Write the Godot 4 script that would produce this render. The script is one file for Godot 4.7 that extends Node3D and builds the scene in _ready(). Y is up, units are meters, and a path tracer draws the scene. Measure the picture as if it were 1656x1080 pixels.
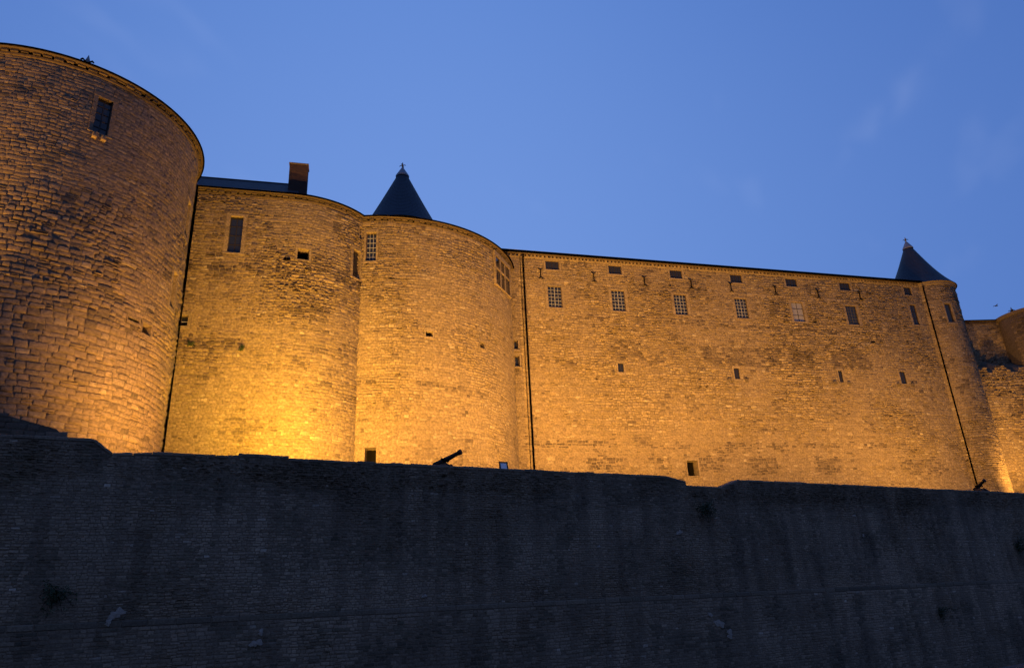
extends Node3D
# Floodlit castle behind a dark rampart at blue hour. The eye is at y = 0; units are metres.

const CAM_X := Vector3(0.99892, -0.04343, -0.0165)
const CAM_Y := Vector3(0.04646, 0.93378, 0.35482)
const CAM_Z := Vector3(0.0, -0.35521, 0.93479)
const TERRACE := 6.8
var M := {}
var n_low := FastNoiseLite.new()
var n_mid := FastNoiseLite.new()
var n_warp := FastNoiseLite.new()
var taken := {}

# ------------------------------------------------------------------ helpers
class Acc:
	var v := PackedVector3Array()
	var n := PackedVector3Array()
	var c := PackedColorArray()
	var i := PackedInt32Array()
	func quad(a: Vector3, b: Vector3, d: Vector3, e: Vector3, col := Color.WHITE) -> void: # counter-clockwise seen from the front
		var nn := (b - a).cross(e - a)
		if nn.length_squared() < 1e-12: nn = (d - b).cross(e - b)
		nn = nn.normalized()
		var k := v.size()
		v.append(a); v.append(b); v.append(d); v.append(e)
		for q in 4: n.append(nn); c.append(col)
		i.append(k); i.append(k + 2); i.append(k + 1); i.append(k); i.append(k + 3); i.append(k + 2)
	func tri(a: Vector3, b: Vector3, d: Vector3, col := Color.WHITE) -> void:
		var nn := (b - a).cross(d - a).normalized()
		var k := v.size()
		v.append(a); v.append(b); v.append(d)
		for q in 3: n.append(nn); c.append(col)
		i.append(k); i.append(k + 2); i.append(k + 1)
	# box along axes u (x), up (y), w (z); ranges in those axes round o
	func box(o: Vector3, u: Vector3, y: Vector3, w: Vector3, a: Vector3, b: Vector3, col := Color.WHITE) -> void:
		var p := []
		for k in 8:
			p.append(o + u * (b.x if k & 1 else a.x) + y * (b.y if k & 2 else a.y) + w * (b.z if k & 4 else a.z))
		quad(p[4], p[5], p[7], p[6], col); quad(p[1], p[0], p[2], p[3], col)
		quad(p[5], p[1], p[3], p[7], col); quad(p[0], p[4], p[6], p[2], col)
		quad(p[6], p[7], p[3], p[2], col); quad(p[0], p[1], p[5], p[4], col)
	# dressed block: bevelled front, straight sides going back
	func block(o: Vector3, u: Vector3, w: Vector3, x0: float, x1: float, y0: float, y1: float, back: float, front: float, bev: float, col := Color.WHITE) -> void:
		var y := Vector3.UP
		var q := [[x0, y0], [x1, y0], [x1, y1], [x0, y1]]
		var ins := [[x0 + bev, y0 + bev], [x1 - bev, y0 + bev], [x1 - bev, y1 - bev], [x0 + bev, y1 - bev]]
		var F := []; var S := []; var B := []
		for k in 4:
			F.append(o + u * ins[k][0] + y * ins[k][1] + w * front)
			S.append(o + u * q[k][0] + y * q[k][1] + w * (front - bev))
			B.append(o + u * q[k][0] + y * q[k][1] + w * back)
		quad(F[0], F[1], F[2], F[3], col)
		for k in 4:
			var m := (k + 1) % 4
			quad(S[k], S[m], F[m], F[k], col)
			quad(B[k], B[m], S[m], S[k], col)
	func tube(pts: Array, r: float, sides := 8, col := Color.WHITE, r2 := -1.0) -> void:
		var k0 := v.size()
		var m := pts.size()
		var ref := Vector3(0.31, 0.2, 0.93)
		for j in m:
			var t: Vector3 = (pts[min(j + 1, m - 1)] - pts[max(j - 1, 0)]).normalized()
			var a := t.cross(ref).normalized()
			var b := t.cross(a)
			var rr := r if r2 < 0 else lerpf(r, r2, j / float(m - 1))
			for s in sides:
				var an := TAU * s / sides
				var d := a * cos(an) + b * sin(an)
				v.append(pts[j] + d * rr); n.append(d); c.append(col)
		for j in m - 1:
			for s in sides:
				var q := k0 + j * sides + s
				var q1 := k0 + j * sides + (s + 1) % sides
				i.append(q); i.append(q1); i.append(q + sides)
				i.append(q1); i.append(q1 + sides); i.append(q + sides)
		for e in [0, m - 1]:
			for s in range(1, sides - 1):
				i.append(k0 + e * sides); i.append(k0 + e * sides + s); i.append(k0 + e * sides + s + 1)
	# lathe about an axis: prof = [[r, h], ...]
	func lathe(o: Vector3, axis: Vector3, prof: Array, segs: int, col := Color.WHITE, smooth := true) -> void:
		var a := axis.cross(Vector3(0.3, 0.1, 0.95)).normalized()
		if absf(axis.y) > 0.9: a = Vector3(1, 0, 0)
		a = (a - axis * a.dot(axis)).normalized()
		var b := axis.cross(a)
		for j in prof.size() - 1:
			var r0: float = prof[j][0]; var h0: float = prof[j][1]; var r1: float = prof[j + 1][0]; var h1: float = prof[j + 1][1]
			var slope := Vector2(h1 - h0, r0 - r1)
			if slope.length() < 1e-9: continue
			slope = slope.normalized()
			var k0 := v.size()
			for s in segs + 1:
				var an := TAU * s / segs
				var d := a * cos(an) + b * sin(an)
				var nn := (d * slope.x + axis * slope.y).normalized()
				v.append(o + d * r0 + axis * h0); v.append(o + d * r1 + axis * h1)
				n.append(nn); n.append(nn); c.append(col); c.append(col)
			for s in segs:
				var q := k0 + s * 2
				i.append(q); i.append(q + 1); i.append(q + 2)
				i.append(q + 2); i.append(q + 1); i.append(q + 3)
	func mesh() -> ArrayMesh:
		var arr := []
		arr.resize(Mesh.ARRAY_MAX)
		arr[Mesh.ARRAY_VERTEX] = v; arr[Mesh.ARRAY_NORMAL] = n; arr[Mesh.ARRAY_COLOR] = c; arr[Mesh.ARRAY_INDEX] = i
		var m := ArrayMesh.new()
		m.add_surface_from_arrays(Mesh.PRIMITIVE_TRIANGLES, arr)
		return m

class Pth: # a wall's line in plan, by running length s
	var segs := []
	var total := 0.0
	func line(a: Vector2, b: Vector2) -> Pth:
		segs.append([0, total, a, (b - a).normalized(), (b - a).length()]); total += (b - a).length(); return self
	func arc(cc: Vector2, r: float, a0: float, a1: float) -> Pth: # degrees; 0 faces the camera side, + turns to the right
		segs.append([1, total, cc, r, deg_to_rad(a0)]); total += r * deg_to_rad(a1 - a0); return self
	func frame(s: float) -> Array:
		var g: Array = segs[0]
		for k in segs:
			if s >= k[1]: g = k
		var ds: float = s - g[1]
		if g[0] == 0:
			var p: Vector2 = g[2] + g[3] * ds
			return [Vector3(p.x, 0, p.y), Vector3(g[3].x, 0, g[3].y), Vector3(-g[3].y, 0, g[3].x)]
		var a: float = g[4] + ds / g[3]
		var nn := Vector3(sin(a), 0, cos(a))
		return [Vector3(g[2].x, 0, g[2].y) + nn * g[3], Vector3(cos(a), 0, -sin(a)), nn]

func mesh_node(called: String, a: Acc, mat: Material, parent: Node, label := "") -> MeshInstance3D:
	var o := MeshInstance3D.new()
	o.name = called; o.mesh = a.mesh(); o.material_override = mat
	parent.add_child(o, true)
	if label: o.set_meta("label", label)
	return o

func thing(called: String, label: String, category: String, at := Vector3.ZERO, group := "") -> Node3D:
	var o := Node3D.new()
	var nm := called
	if taken.has(called): nm = "%s_%03d" % [called, taken[called]]
	taken[called] = taken.get(called, 0) + 1
	o.name = nm; o.position = at; add_child(o)
	o.set_meta("label", label); o.set_meta("category", category)
	if group: o.set_meta("group", group)
	return o

func on_screen(p: Vector3) -> bool:
	var z := -p.dot(CAM_Z)
	if z < 1.0: return false
	return absf(p.dot(CAM_X) / z) < 0.76 and absf(p.dot(CAM_Y) / z) < 0.50

# ------------------------------------------------------------------ materials
func noise_tex(seed_: int, freq: float, lo: float, hi: float, oct := 5, size := 512, normal := 0.0) -> ImageTexture:
	var f := FastNoiseLite.new()
	f.seed = seed_; f.frequency = freq; f.fractal_octaves = oct; f.noise_type = FastNoiseLite.TYPE_SIMPLEX_SMOOTH
	var im := f.get_seamless_image(size, size)
	im.convert(Image.FORMAT_L8)
	if normal > 0.0:
		im.convert(Image.FORMAT_RGBA8)
		im.bump_map_to_normal_map(normal)
		im.generate_mipmaps()
		return ImageTexture.create_from_image(im)
	var d := im.get_data()
	for k in d.size(): d[k] = int(255.0 * lerpf(lo, hi, d[k] / 255.0))
	var o := Image.create_from_data(size, size, false, Image.FORMAT_L8, d)
	o.generate_mipmaps()
	return ImageTexture.create_from_image(o)

func mat(rough: float, col := Color.WHITE, vertex := false, metal := 0.0) -> StandardMaterial3D:
	var m := StandardMaterial3D.new()
	m.albedo_color = col.linear_to_srgb(); m.roughness = rough; m.metallic = metal
	m.vertex_color_use_as_albedo = vertex
	return m

func grainy(m: StandardMaterial3D, tex: Texture2D, nrm: Texture2D, rep: float, depth: float) -> StandardMaterial3D:
	m.albedo_texture = tex
	m.uv1_triplanar = true; m.uv1_world_triplanar = true; m.uv1_scale = Vector3.ONE * rep
	if nrm:
		m.normal_enabled = true; m.normal_texture = nrm; m.normal_scale = depth
	return m

func make_materials() -> void:
	var grain := noise_tex(11, 0.012, 0.62, 1.0)
	var grain2 := noise_tex(12, 0.02, 0.7, 1.0)
	var bump := noise_tex(13, 0.03, 0, 1, 5, 512, 6.0)
	M.stone = grainy(mat(0.95, Color.WHITE, true), grain, bump, 0.55, 0.9)
	M.rampart = grainy(mat(0.9, Color.WHITE, true), grain2, bump, 0.8, 1.0)
	M.slate = grainy(mat(0.55, Color(0.045, 0.045, 0.05), true), grain2, bump, 0.9, 0.3)
	M.lead = mat(0.5, Color(0.22, 0.225, 0.235), false, 0.2)
	M.iron = mat(0.6, Color(0.035, 0.028, 0.025), false, 0.4)
	M.cast = mat(0.5, Color(0.02, 0.02, 0.021), false, 0.5)
	M.pipe = grainy(mat(0.5, Color(0.17, 0.08, 0.05)), grain2, null, 1.5, 0)
	M.zinc = mat(0.5, Color(0.10, 0.095, 0.09), false, 0.3)
	M.dark_wood = grainy(mat(0.7, Color(0.11, 0.075, 0.05)), grain2, bump, 2.0, 0.4)
	M.paint = mat(0.5, Color(0.32, 0.32, 0.34))
	M.frame_brown = mat(0.6, Color(0.10, 0.07, 0.055))
	M.glass = mat(0.04, Color(0.016, 0.018, 0.026))
	M.curtain = mat(0.4, Color(0.24, 0.235, 0.25))
	M.room_dark = mat(1.0, Color(0.006, 0.0055, 0.005))  # near-black albedo stands in for the shade inside deep openings
	M.room_dark.metallic_specular = 0.0
	M.brick = grainy(mat(0.9, Color.WHITE, true), grain, bump, 0.9, 0.6)
	M.leaf = mat(0.6, Color(0.035, 0.06, 0.02), true)
	M.leaf.backlight_enabled = true; M.leaf.backlight = Color(0.15, 0.2, 0.05)
	M.stem = mat(0.9, Color(0.06, 0.045, 0.03))
	M.ground = grainy(mat(1.0, Color(0.06, 0.06, 0.045)), grain, bump, 0.3, 0.6)
	M.terrace = grainy(mat(1.0, Color(0.16, 0.14, 0.11)), grain, bump, 0.4, 0.6)
	M.panel = mat(0.3, Color(0.86, 0.86, 0.86))
	M.feather = mat(0.8, Color(0.015, 0.015, 0.015))

# ------------------------------------------------------------------ masonry
func courses(y0: float, y1: float, h: float, rng: RandomNumberGenerator) -> PackedFloat32Array:
	var ys := PackedFloat32Array([y0])
	var y := y0
	while y < y1 - h * 0.7:
		y += h * rng.randf_range(0.72, 1.3)
		ys.append(minf(y, y1))
	ys[-1] = y1
	return ys

func snap(ys: PackedFloat32Array, y: float) -> float:
	var b := ys[0]
	for k in ys:
		if absf(k - y) < absf(b - y): b = k
	return b

func stone_color(p: Vector3, cfg: Dictionary, rng: RandomNumberGenerator) -> Color:
	var pal: Array = cfg.pal
	var l := n_low.get_noise_3dv(p); var m := n_mid.get_noise_3dv(p)
	var col: Color = pal[0].lerp(pal[1], clampf(0.5 + l * 0.9 + rng.randf_range(-0.45, 0.45), 0, 1))
	if m + rng.randf_range(-0.25, 0.25) > cfg.get("stain_at", 0.42): col = col.lerp(pal[2], rng.randf_range(0.35, 0.9))
	elif rng.randf() < cfg.get("pale", 0.06): col = col.lerp(pal[3], rng.randf_range(0.4, 1.0))
	for b in cfg.get("bands", []):
		if absf(p.y - b[0] - 0.5 * n_mid.get_noise_2d(p.x * 1.3, p.z)) < b[1] and n_low.get_noise_2d(p.x * 2.0 + 50.0 * b[0], p.z * 2.0) > b[2] and rng.randf() < 0.8: col = col.lerp(pal[2], rng.randf_range(0.5, 0.95))
	if cfg.has("streak"): col = col * (1.0 + cfg.streak * n_mid.get_noise_2d((p.x - p.z) * 2.2, p.y * 0.22) + cfg.streak * 0.8 * n_mid.get_noise_3d(p.x * 0.7 + 90.0, p.y * 0.7, p.z * 0.7))
	return col * rng.randf_range(1.0 - cfg.get("vary", 0.15), 1.0 + cfg.get("vary", 0.15) * 0.8)

# one rough stone: eight points, rounded by its normals
func stone_into(a: Acc, o: Vector3, u: Vector3, w: Vector3, x0: float, x1: float, y0: float, y1: float, proud: float, bev: float, jit: float, col: Color, rng: RandomNumberGenerator) -> void:
	var k := a.v.size()
	var bx := minf(bev, (x1 - x0) * 0.3); var by := minf(bev, (y1 - y0) * 0.3)
	var xs := [x0, x1, x1, x0]; var yy := [y0, y0, y1, y1]
	var sx := [1.0, -1.0, -1.0, 1.0]; var sy := [1.0, 1.0, -1.0, -1.0]
	var tilt_x := rng.randf_range(-jit, jit) * 0.5; var tilt_y := rng.randf_range(-jit, jit) * 0.7
	for q in 4:
		var jx := rng.randf_range(-jit, jit) * 0.5; var jy := rng.randf_range(-jit, jit) * 0.35
		a.v.append(o + u * (xs[q] + jx * 0.4) + Vector3.UP * (yy[q] + jy * 0.4) - w * 0.015)
		a.n.append((w * 0.55 - u * sx[q] * 0.7 - Vector3.UP * sy[q] * 0.7).normalized())
		a.v.append(o + u * (xs[q] + sx[q] * bx + jx) + Vector3.UP * (yy[q] + sy[q] * by + jy) + w * maxf(0.008, proud + tilt_x * sx[q] + tilt_y * sy[q] + rng.randf_range(-jit, jit) * 0.3))
		a.n.append((w - u * (sx[q] * 0.16 + tilt_x) - Vector3.UP * (sy[q] * 0.16 + tilt_y)).normalized())
		a.c.append(col * 0.94); a.c.append(col)
	var f := PackedInt32Array([1, 3, 5, 7])
	a.i.append(k + 1); a.i.append(k + 5); a.i.append(k + 3); a.i.append(k + 1); a.i.append(k + 7); a.i.append(k + 5)
	for q in 4:
		var p := k + q * 2; var r := k + ((q + 1) % 4) * 2
		a.i.append(p); a.i.append(r + 1); a.i.append(r); a.i.append(p); a.i.append(p + 1); a.i.append(r + 1)

# cfg: s0, s1, ys, w (stone width), proud, pal, holes [[s0,s1,y0,y1]], seed, keep (stones that become parts), top (Callable)
func masonry(P: Pth, parent: Node3D, cfg: Dictionary) -> void:
	var rng := RandomNumberGenerator.new(); rng.seed = cfg.seed
	var ys: PackedFloat32Array = cfg.ys
	var holes: Array = cfg.get("holes", [])
	var specs := []
	var score := []
	var straight: bool = cfg.get("straight", false)
	for r in ys.size() - 1:
		var ya := ys[r]; var yb := ys[r + 1]; var ym := (ya + yb) / 2
		var cut := []
		for h in holes:
			if ym > h[2] and ym < h[3]: cut.append(h)
		var s: float = cfg.s0 - rng.randf() * 0.5
		while s < cfg.s1:
			var wf: float = cfg.w.call(ym) if cfg.w is Callable else cfg.w
			var ww: float = wf * (0.45 + 1.15 * rng.randf() * rng.randf() + 0.35 * rng.randf())
			var spans := [[s, s + ww]]
			for h in cut:
				var nx := []
				for q in spans:
					if q[1] <= h[0] or q[0] >= h[1]: nx.append(q)
					else:
						if h[0] - q[0] > 0.06: nx.append([q[0], h[0]])
						if q[1] - h[1] > 0.06: nx.append([h[1], q[1]])
				spans = nx
			s += ww
			for q in spans:
				var sm: float = (q[0] + q[1]) / 2
				var hw: float = (q[1] - q[0]) / 2
				if hw > 0.9: continue
				if cfg.has("top"):
					var tp: float = cfg.top.call(sm)
					if yb > tp + 0.05: continue
				var rough: float = cfg.get("rough", 1.0)
				var f := P.frame(sm)
				var o: Vector3 = f[0]
				var mid := o + Vector3.UP * ym
				var flush: float = clampf(0.5 + 1.1 * n_low.get_noise_3d(mid.x * 1.7 + 300.0, mid.y * 1.7, mid.z * 1.7) + (cfg.flush.call(mid) if cfg.has("flush") else 0.0), 0, 1)
				if rng.randf() < cfg.get("gone", 0.012): continue
				var pr: float = lerpf(cfg.proud[1], cfg.proud[0], flush) * (0.35 + 1.3 * rng.randf())
				var wob: float = n_warp.get_noise_2d(sm * 0.9 + cfg.seed * 13.0, ym * 0.5) * cfg.get("wave", 0.16) + rng.randf_range(-0.02, 0.02) * cfg.get("rough", 1.0) * 1.4
				pr = maxf(0.01, pr + 0.05 * n_warp.get_noise_2d(sm * 0.6, ym * 0.8 + 40.0))
				var parts := [[ya, yb]]
				if rng.randf() < cfg.get("split", 0.1):
					var c := lerpf(ya, yb, rng.randf_range(0.38, 0.62)); parts = [[ya, c], [c, yb]]
				for pp in parts:
					var g: float = cfg.get("joint", 0.014)
					var gy: float = g + (1.0 - flush) * cfg.get("bed", 0.0) * pow(rng.randf(), 1.5)
					var d := [o, f[1], f[2], -hw + g, hw - g, pp[0] + g + wob, pp[1] - gy + wob, pr, lerpf(0.05, 0.02, flush) * rough, lerpf(0.085, 0.03, flush) * rough, stone_color(mid, cfg, rng)]
					specs.append(d)
					var dist := mid.length()
					var facing: float = -(mid / dist).dot(f[2])
					score.append(((pp[1] - pp[0]) * hw * facing / (dist * dist)) if on_screen(mid) and facing > 0.0 and ym > cfg.get("seen_from", -99.0) else 0.0)
	var keep: int = cfg.get("keep", 0)
	var limit := 1e9
	if keep > 0:
		var srt := score.duplicate(); srt.sort(); srt.reverse()
		limit = maxf(srt[mini(keep, srt.size() - 1)], 1e-12)
	var a := Acc.new()
	for k in specs.size():
		var d: Array = specs[k]
		if score[k] > limit:
			var one := Acc.new()
			var c0 := Vector3(0, (d[5] + d[6]) / 2, 0)
			stone_into(one, -c0, d[1], d[2], d[3], d[4], d[5], d[6], d[7], d[8], d[9], d[10], rng)
			var m := mesh_node("stone", one, M[cfg.get("mat", "stone")], parent)
			m.position = d[0] + c0
		else:
			stone_into(a, d[0], d[1], d[2], d[3], d[4], d[5], d[6], d[7], d[8], d[9], d[10], rng)
	var o2 := mesh_node("masonry", a, M[cfg.get("mat", "stone")], parent)
	o2.set_meta("kind", "stuff")

# the mortared body behind the stones, open where windows are
func core(P: Pth, parent: Node3D, s0: float, s1: float, y0: float, y1: float, step: float, holes: Array, cfg: Dictionary) -> void:
	var rng := RandomNumberGenerator.new(); rng.seed = cfg.seed + 77
	var ss := [s0, s1]; var yy := [y0, y1]
	var s := s0 + step
	while s < s1: ss.append(s); s += step
	var y := y0 + 1.5
	while y < y1: yy.append(y); y += 1.5
	for h in holes:
		ss.append(h[0]); ss.append(h[1]); yy.append(h[2]); yy.append(h[3])
	ss.sort(); yy.sort()
	var a := Acc.new()
	for p in ss.size() - 1:
		if ss[p + 1] - ss[p] < 1e-4 or ss[p] < s0 - 1e-6 or ss[p + 1] > s1 + 1e-6: continue
		var f0 := P.frame(ss[p]); var f1 := P.frame(ss[p + 1] - 1e-5)
		for q in yy.size() - 1:
			if yy[q + 1] - yy[q] < 1e-4: continue
			var sm: float = (ss[p] + ss[p + 1]) / 2; var ym: float = (yy[q] + yy[q + 1]) / 2
			var inside := false
			for h in holes:
				if sm > h[0] and sm < h[1] and ym > h[2] and ym < h[3]: inside = true
			if inside: continue
			var mid: Vector3 = f0[0] + Vector3.UP * ym
			var pal: Array = cfg.pal
			var col: Color = pal[1].lerp(pal[0], clampf(0.45 + n_low.get_noise_3dv(mid), 0, 1)) * lerpf(cfg.get("mortar", 0.85), 0.95, smoothstep(0.35, 0.9, clampf(0.5 + 1.1 * n_low.get_noise_3d(mid.x * 1.7 + 300.0, mid.y * 1.7, mid.z * 1.7) + (cfg.flush.call(mid) if cfg.has("flush") else 0.0), 0, 1)))
			a.quad(f0[0] + Vector3.UP * yy[q], f1[0] + Vector3.UP * yy[q], f1[0] + Vector3.UP * yy[q + 1], f0[0] + Vector3.UP * yy[q + 1], col)
	mesh_node("mortar_face", a, M[cfg.get("mat", "stone")], parent)

# ------------------------------------------------------------------ openings
# kind: grid (casements with bars of glazing), plain (dark glass), hole (loophole), mullion; returns the cleared rectangle of the wall
func opening(P: Pth, parent: Node3D, ys: PackedFloat32Array, s0: float, s1: float, y0: float, y1: float, kind: String, opt := {}) -> Array:
	var rng := RandomNumberGenerator.new(); rng.seed = int(s0 * 97 + y0 * 31) + 5
	var m: float = opt.get("jamb", 0.3)
	var yb := snap(ys, y0 - opt.get("sill", 0.2)); var yt := snap(ys, y1 + opt.get("lintel", 0.35))
	if yb > y0 - 0.08: yb = ys[maxi(0, ys.find(yb) - 1)]
	if yt < y1 + 0.1: yt = ys[mini(ys.size() - 1, ys.find(yt) + 1)]
	var sc := (s0 + s1) / 2
	var f := P.frame(sc)
	var o: Vector3 = f[0]; var u: Vector3 = f[1]; var w: Vector3 = f[2]
	var hw := (s1 - s0) / 2
	var deep: float = opt.get("deep", 0.55)
	var front: float = opt.get("front", 0.06)
	var win := Node3D.new()
	win.name = "loophole" if kind == "hole" else "window"
	win.position = o + Vector3.UP * y0
	parent.add_child(win, true)
	if opt.has("label"): win.set_meta("label", opt.label)
	var b := -Vector3.UP * y0
	var pal: Array = opt.get("pal", [Color(0.40, 0.31, 0.2), Color(0.34, 0.26, 0.17)])
	var tone := func() -> Color: return pal[0].lerp(pal[1], rng.randf()) * rng.randf_range(0.85, 1.1)
	var a := Acc.new()
	a.block(b, u, w, -hw - m, hw + m, y1, yt - 0.012, -deep, front, 0.015, tone.call()); mesh_node("lintel", a, M.stone, win)
	a = Acc.new()
	a.block(b, u, w, -hw - m, hw + m, yb + 0.012, y0, -deep, front + opt.get("sill_out", 0.02), 0.015, tone.call()); mesh_node("sill", a, M.stone, win)
	var cnt := maxi(1, int(round((y1 - y0) / 0.55)))
	for side in [-1.0, 1.0]:
		for k in cnt:
			var ya := lerpf(y0, y1, k / float(cnt)) + 0.006; var yc := lerpf(y0, y1, (k + 1) / float(cnt)) - 0.006
			a = Acc.new()
			if side < 0: a.block(b, u, w, -hw - m + 0.01, -hw, ya, yc, -deep, front - 0.004 - rng.randf() * 0.012, 0.012, tone.call())
			else: a.block(b, u, w, hw, hw + m - 0.01, ya, yc, -deep, front - 0.004 - rng.randf() * 0.012, 0.012, tone.call())
			mesh_node("jamb_stone", a, M.stone, win)
	var set_in: float = opt.get("set", 0.32)
	if kind == "hole":
		a = Acc.new()
		a.quad(b + u * (-hw - m) + Vector3.UP * yb - w * (deep - 0.004), b + u * (hw + m) + Vector3.UP * yb - w * (deep - 0.004), b + u * (hw + m) + Vector3.UP * yt - w * (deep - 0.004), b + u * (-hw - m) + Vector3.UP * yt - w * (deep - 0.004))
		mesh_node("recess_back", a, M.room_dark, win)
	else:
		a = Acc.new()
		a.box(b, u, Vector3.UP, w, Vector3(-hw - 0.02, y0 - 0.02, -set_in - 0.03), Vector3(hw + 0.02, y1 + 0.02, -set_in))
		mesh_node("pane", a, M.curtain if opt.get("curtain", false) else M.glass, win)
		a = Acc.new()
		var t := 0.055
		var nx: int = opt.get("nx", 4); var ny: int = opt.get("ny", 6)
		a.box(b, u, Vector3.UP, w, Vector3(-hw, y0, -set_in), Vector3(-hw + t, y1, -set_in + 0.06))
		a.box(b, u, Vector3.UP, w, Vector3(hw - t, y0, -set_in), Vector3(hw, y1, -set_in + 0.06))
		a.box(b, u, Vector3.UP, w, Vector3(-hw + t, y0, -set_in), Vector3(hw - t, y0 + t, -set_in + 0.06))
		a.box(b, u, Vector3.UP, w, Vector3(-hw + t, y1 - t, -set_in), Vector3(hw - t, y1, -set_in + 0.06))
		mesh_node("window_frame", a, M[opt.get("frame", "frame_brown")], win)
		var gm: Material = M[opt.get("bars", "paint")]
		var th: float = opt.get("thick", 0.035)
		for k in range(1, nx):
			var x := lerpf(-hw, hw, k / float(nx)); var tt := th * (1.8 if nx == 4 and k == 2 else 1.0)
			a = Acc.new(); a.box(b, u, Vector3.UP, w, Vector3(x - tt, y0 + t, -set_in + 0.002), Vector3(x + tt, y1 - t, -set_in + 0.045)); mesh_node("glazing_bar", a, gm, win)
		for k in range(1, ny):
			var yk := lerpf(y0, y1, k / float(ny))
			a = Acc.new(); a.box(b, u, Vector3.UP, w, Vector3(-hw + t, yk - th, -set_in + 0.004), Vector3(hw - t, yk + th, -set_in + 0.040)); mesh_node("glazing_bar", a, gm, win)
		if kind == "mullion":
			for x in opt.mull:
				a = Acc.new(); a.block(b, u, w, x - 0.1, x + 0.1, y0, y1, -set_in - 0.02, front - 0.02, 0.03, tone.call()); mesh_node("mullion", a, M.stone, win)
			var xs: Array = [-hw] + opt.mull + [hw]
			for k in xs.size() - 1:
				a = Acc.new(); a.block(b, u, w, xs[k] + (0.1 if k > 0 else 0.0), xs[k + 1] - (0.1 if k < xs.size() - 2 else 0.0), opt.transom, opt.transom + 0.2, -set_in - 0.02, front - 0.03, 0.03, tone.call()); mesh_node("transom", a, M.stone, win)
	return [s0 - m, s1 + m, yb, yt]

func sweep(a: Acc, P: Pth, s0: float, s1: float, step: float, prof: Array, col := Color.WHITE) -> void: # prof: [[depth, y], ...] from bottom to top
	var cnt := maxi(1, int(ceil((s1 - s0) / step)))
	for k in cnt:
		var f0 := P.frame(lerpf(s0, s1, k / float(cnt))); var f1 := P.frame(lerpf(s0, s1, (k + 1) / float(cnt)) - 1e-5)
		for j in prof.size() - 1:
			var p: Array = prof[j]; var q: Array = prof[j + 1]
			a.quad(f0[0] + f0[2] * p[0] + Vector3.UP * p[1], f1[0] + f1[2] * p[0] + Vector3.UP * p[1], f1[0] + f1[2] * q[0] + Vector3.UP * q[1], f0[0] + f0[2] * q[0] + Vector3.UP * q[1], col)

func eaves(P: Pth, parent: Node3D, s0: float, s1: float, y: float, out: float, sd: int, roof_in: float, roof_up: float, step := 0.6, tooth := 0.34, gut := 0.075) -> void:
	var rng := RandomNumberGenerator.new(); rng.seed = sd
	var a := Acc.new()
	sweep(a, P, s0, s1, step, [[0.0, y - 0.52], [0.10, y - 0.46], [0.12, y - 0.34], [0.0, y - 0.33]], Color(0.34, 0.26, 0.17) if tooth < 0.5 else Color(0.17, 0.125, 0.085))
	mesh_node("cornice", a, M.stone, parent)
	a = Acc.new()
	var s := s0
	while s < s1:
		var f := P.frame(s)
		var wd := tooth * (rng.randf_range(0.45, 0.62) if tooth < 0.5 else rng.randf_range(0.6, 0.95))
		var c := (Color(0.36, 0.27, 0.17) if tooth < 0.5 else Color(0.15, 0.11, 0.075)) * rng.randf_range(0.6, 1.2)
		var o: Vector3 = f[0]
		a.block(o, f[1], f[2], -wd / 2, wd / 2, y - (0.33 if tooth < 0.5 else rng.randf_range(0.2, 0.36)), y - 0.10, -0.1, out - rng.randf_range(0.06, 0.2), 0.03, c)
		s += tooth * rng.randf_range(0.9, 1.12)
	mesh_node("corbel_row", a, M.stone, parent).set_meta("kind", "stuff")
	a = Acc.new()
	sweep(a, P, s0, s1, step, [[-0.1, y - 0.095], [out - 0.05, y - 0.10], [out, y - 0.06], [out + 0.02, y + 0.02], [out - 0.02, y + 0.05]], Color(0.6, 0.5, 0.4))
	mesh_node("eaves_board", a, M.dark_wood, parent)
	# gutter
	a = Acc.new()
	var pts := []
	var cnt := maxi(2, int(ceil((s1 - s0) / step)))
	for k in cnt + 1:
		var f := P.frame(lerpf(s0, s1 - 1e-4, k / float(cnt)))
		pts.append(f[0] + f[2] * (out + gut) + Vector3.UP * (y + gut * 0.4))
	a.tube(pts, gut, 8)
	mesh_node("gutter", a, M.zinc, parent)
	if roof_in > 0:
		a = Acc.new()
		var rows := 10
		for k in rows:
			var d0 := lerpf(out, -roof_in, k / float(rows)); var d1 := lerpf(out, -roof_in, (k + 1) / float(rows)) - 0.05
			var h0 := lerpf(y + 0.05, y + roof_up, k / float(rows)) + 0.03; var h1 := lerpf(y + 0.05, y + roof_up, (k + 1) / float(rows))
			sweep(a, P, s0, s1, step, [[d0, h0 - 0.04], [d0, h0], [d1, h1]])
		mesh_node("roof", a, M.slate, parent)

func pipe(P: Pth, parent: Node3D, s: float, y0: float, y1: float, r: float, off: float, mt: String) -> void:
	var f := P.frame(s)
	var node := Node3D.new(); node.name = "downpipe"; parent.add_child(node, true)
	var a := Acc.new()
	var base: Vector3 = f[0] + f[2] * off
	a.tube([base + Vector3.UP * y0, base + Vector3.UP * (y1 - 0.6), base + f[2] * 0.25 + Vector3.UP * y1], r, 10)
	mesh_node("tube", a, M[mt], node)
	var y := y0 + 1.0
	while y < y1 - 1.0:
		a = Acc.new()
		a.tube([base + Vector3.UP * (y - 0.04), base + Vector3.UP * (y + 0.04)], r + 0.03, 10)
		a.box(base + Vector3.UP * y, f[1], Vector3.UP, f[2], Vector3(-0.03, -0.02, -off), Vector3(0.03, 0.02, 0))
		mesh_node("bracket", a, M.iron, node)
		y += 2.4

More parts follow.
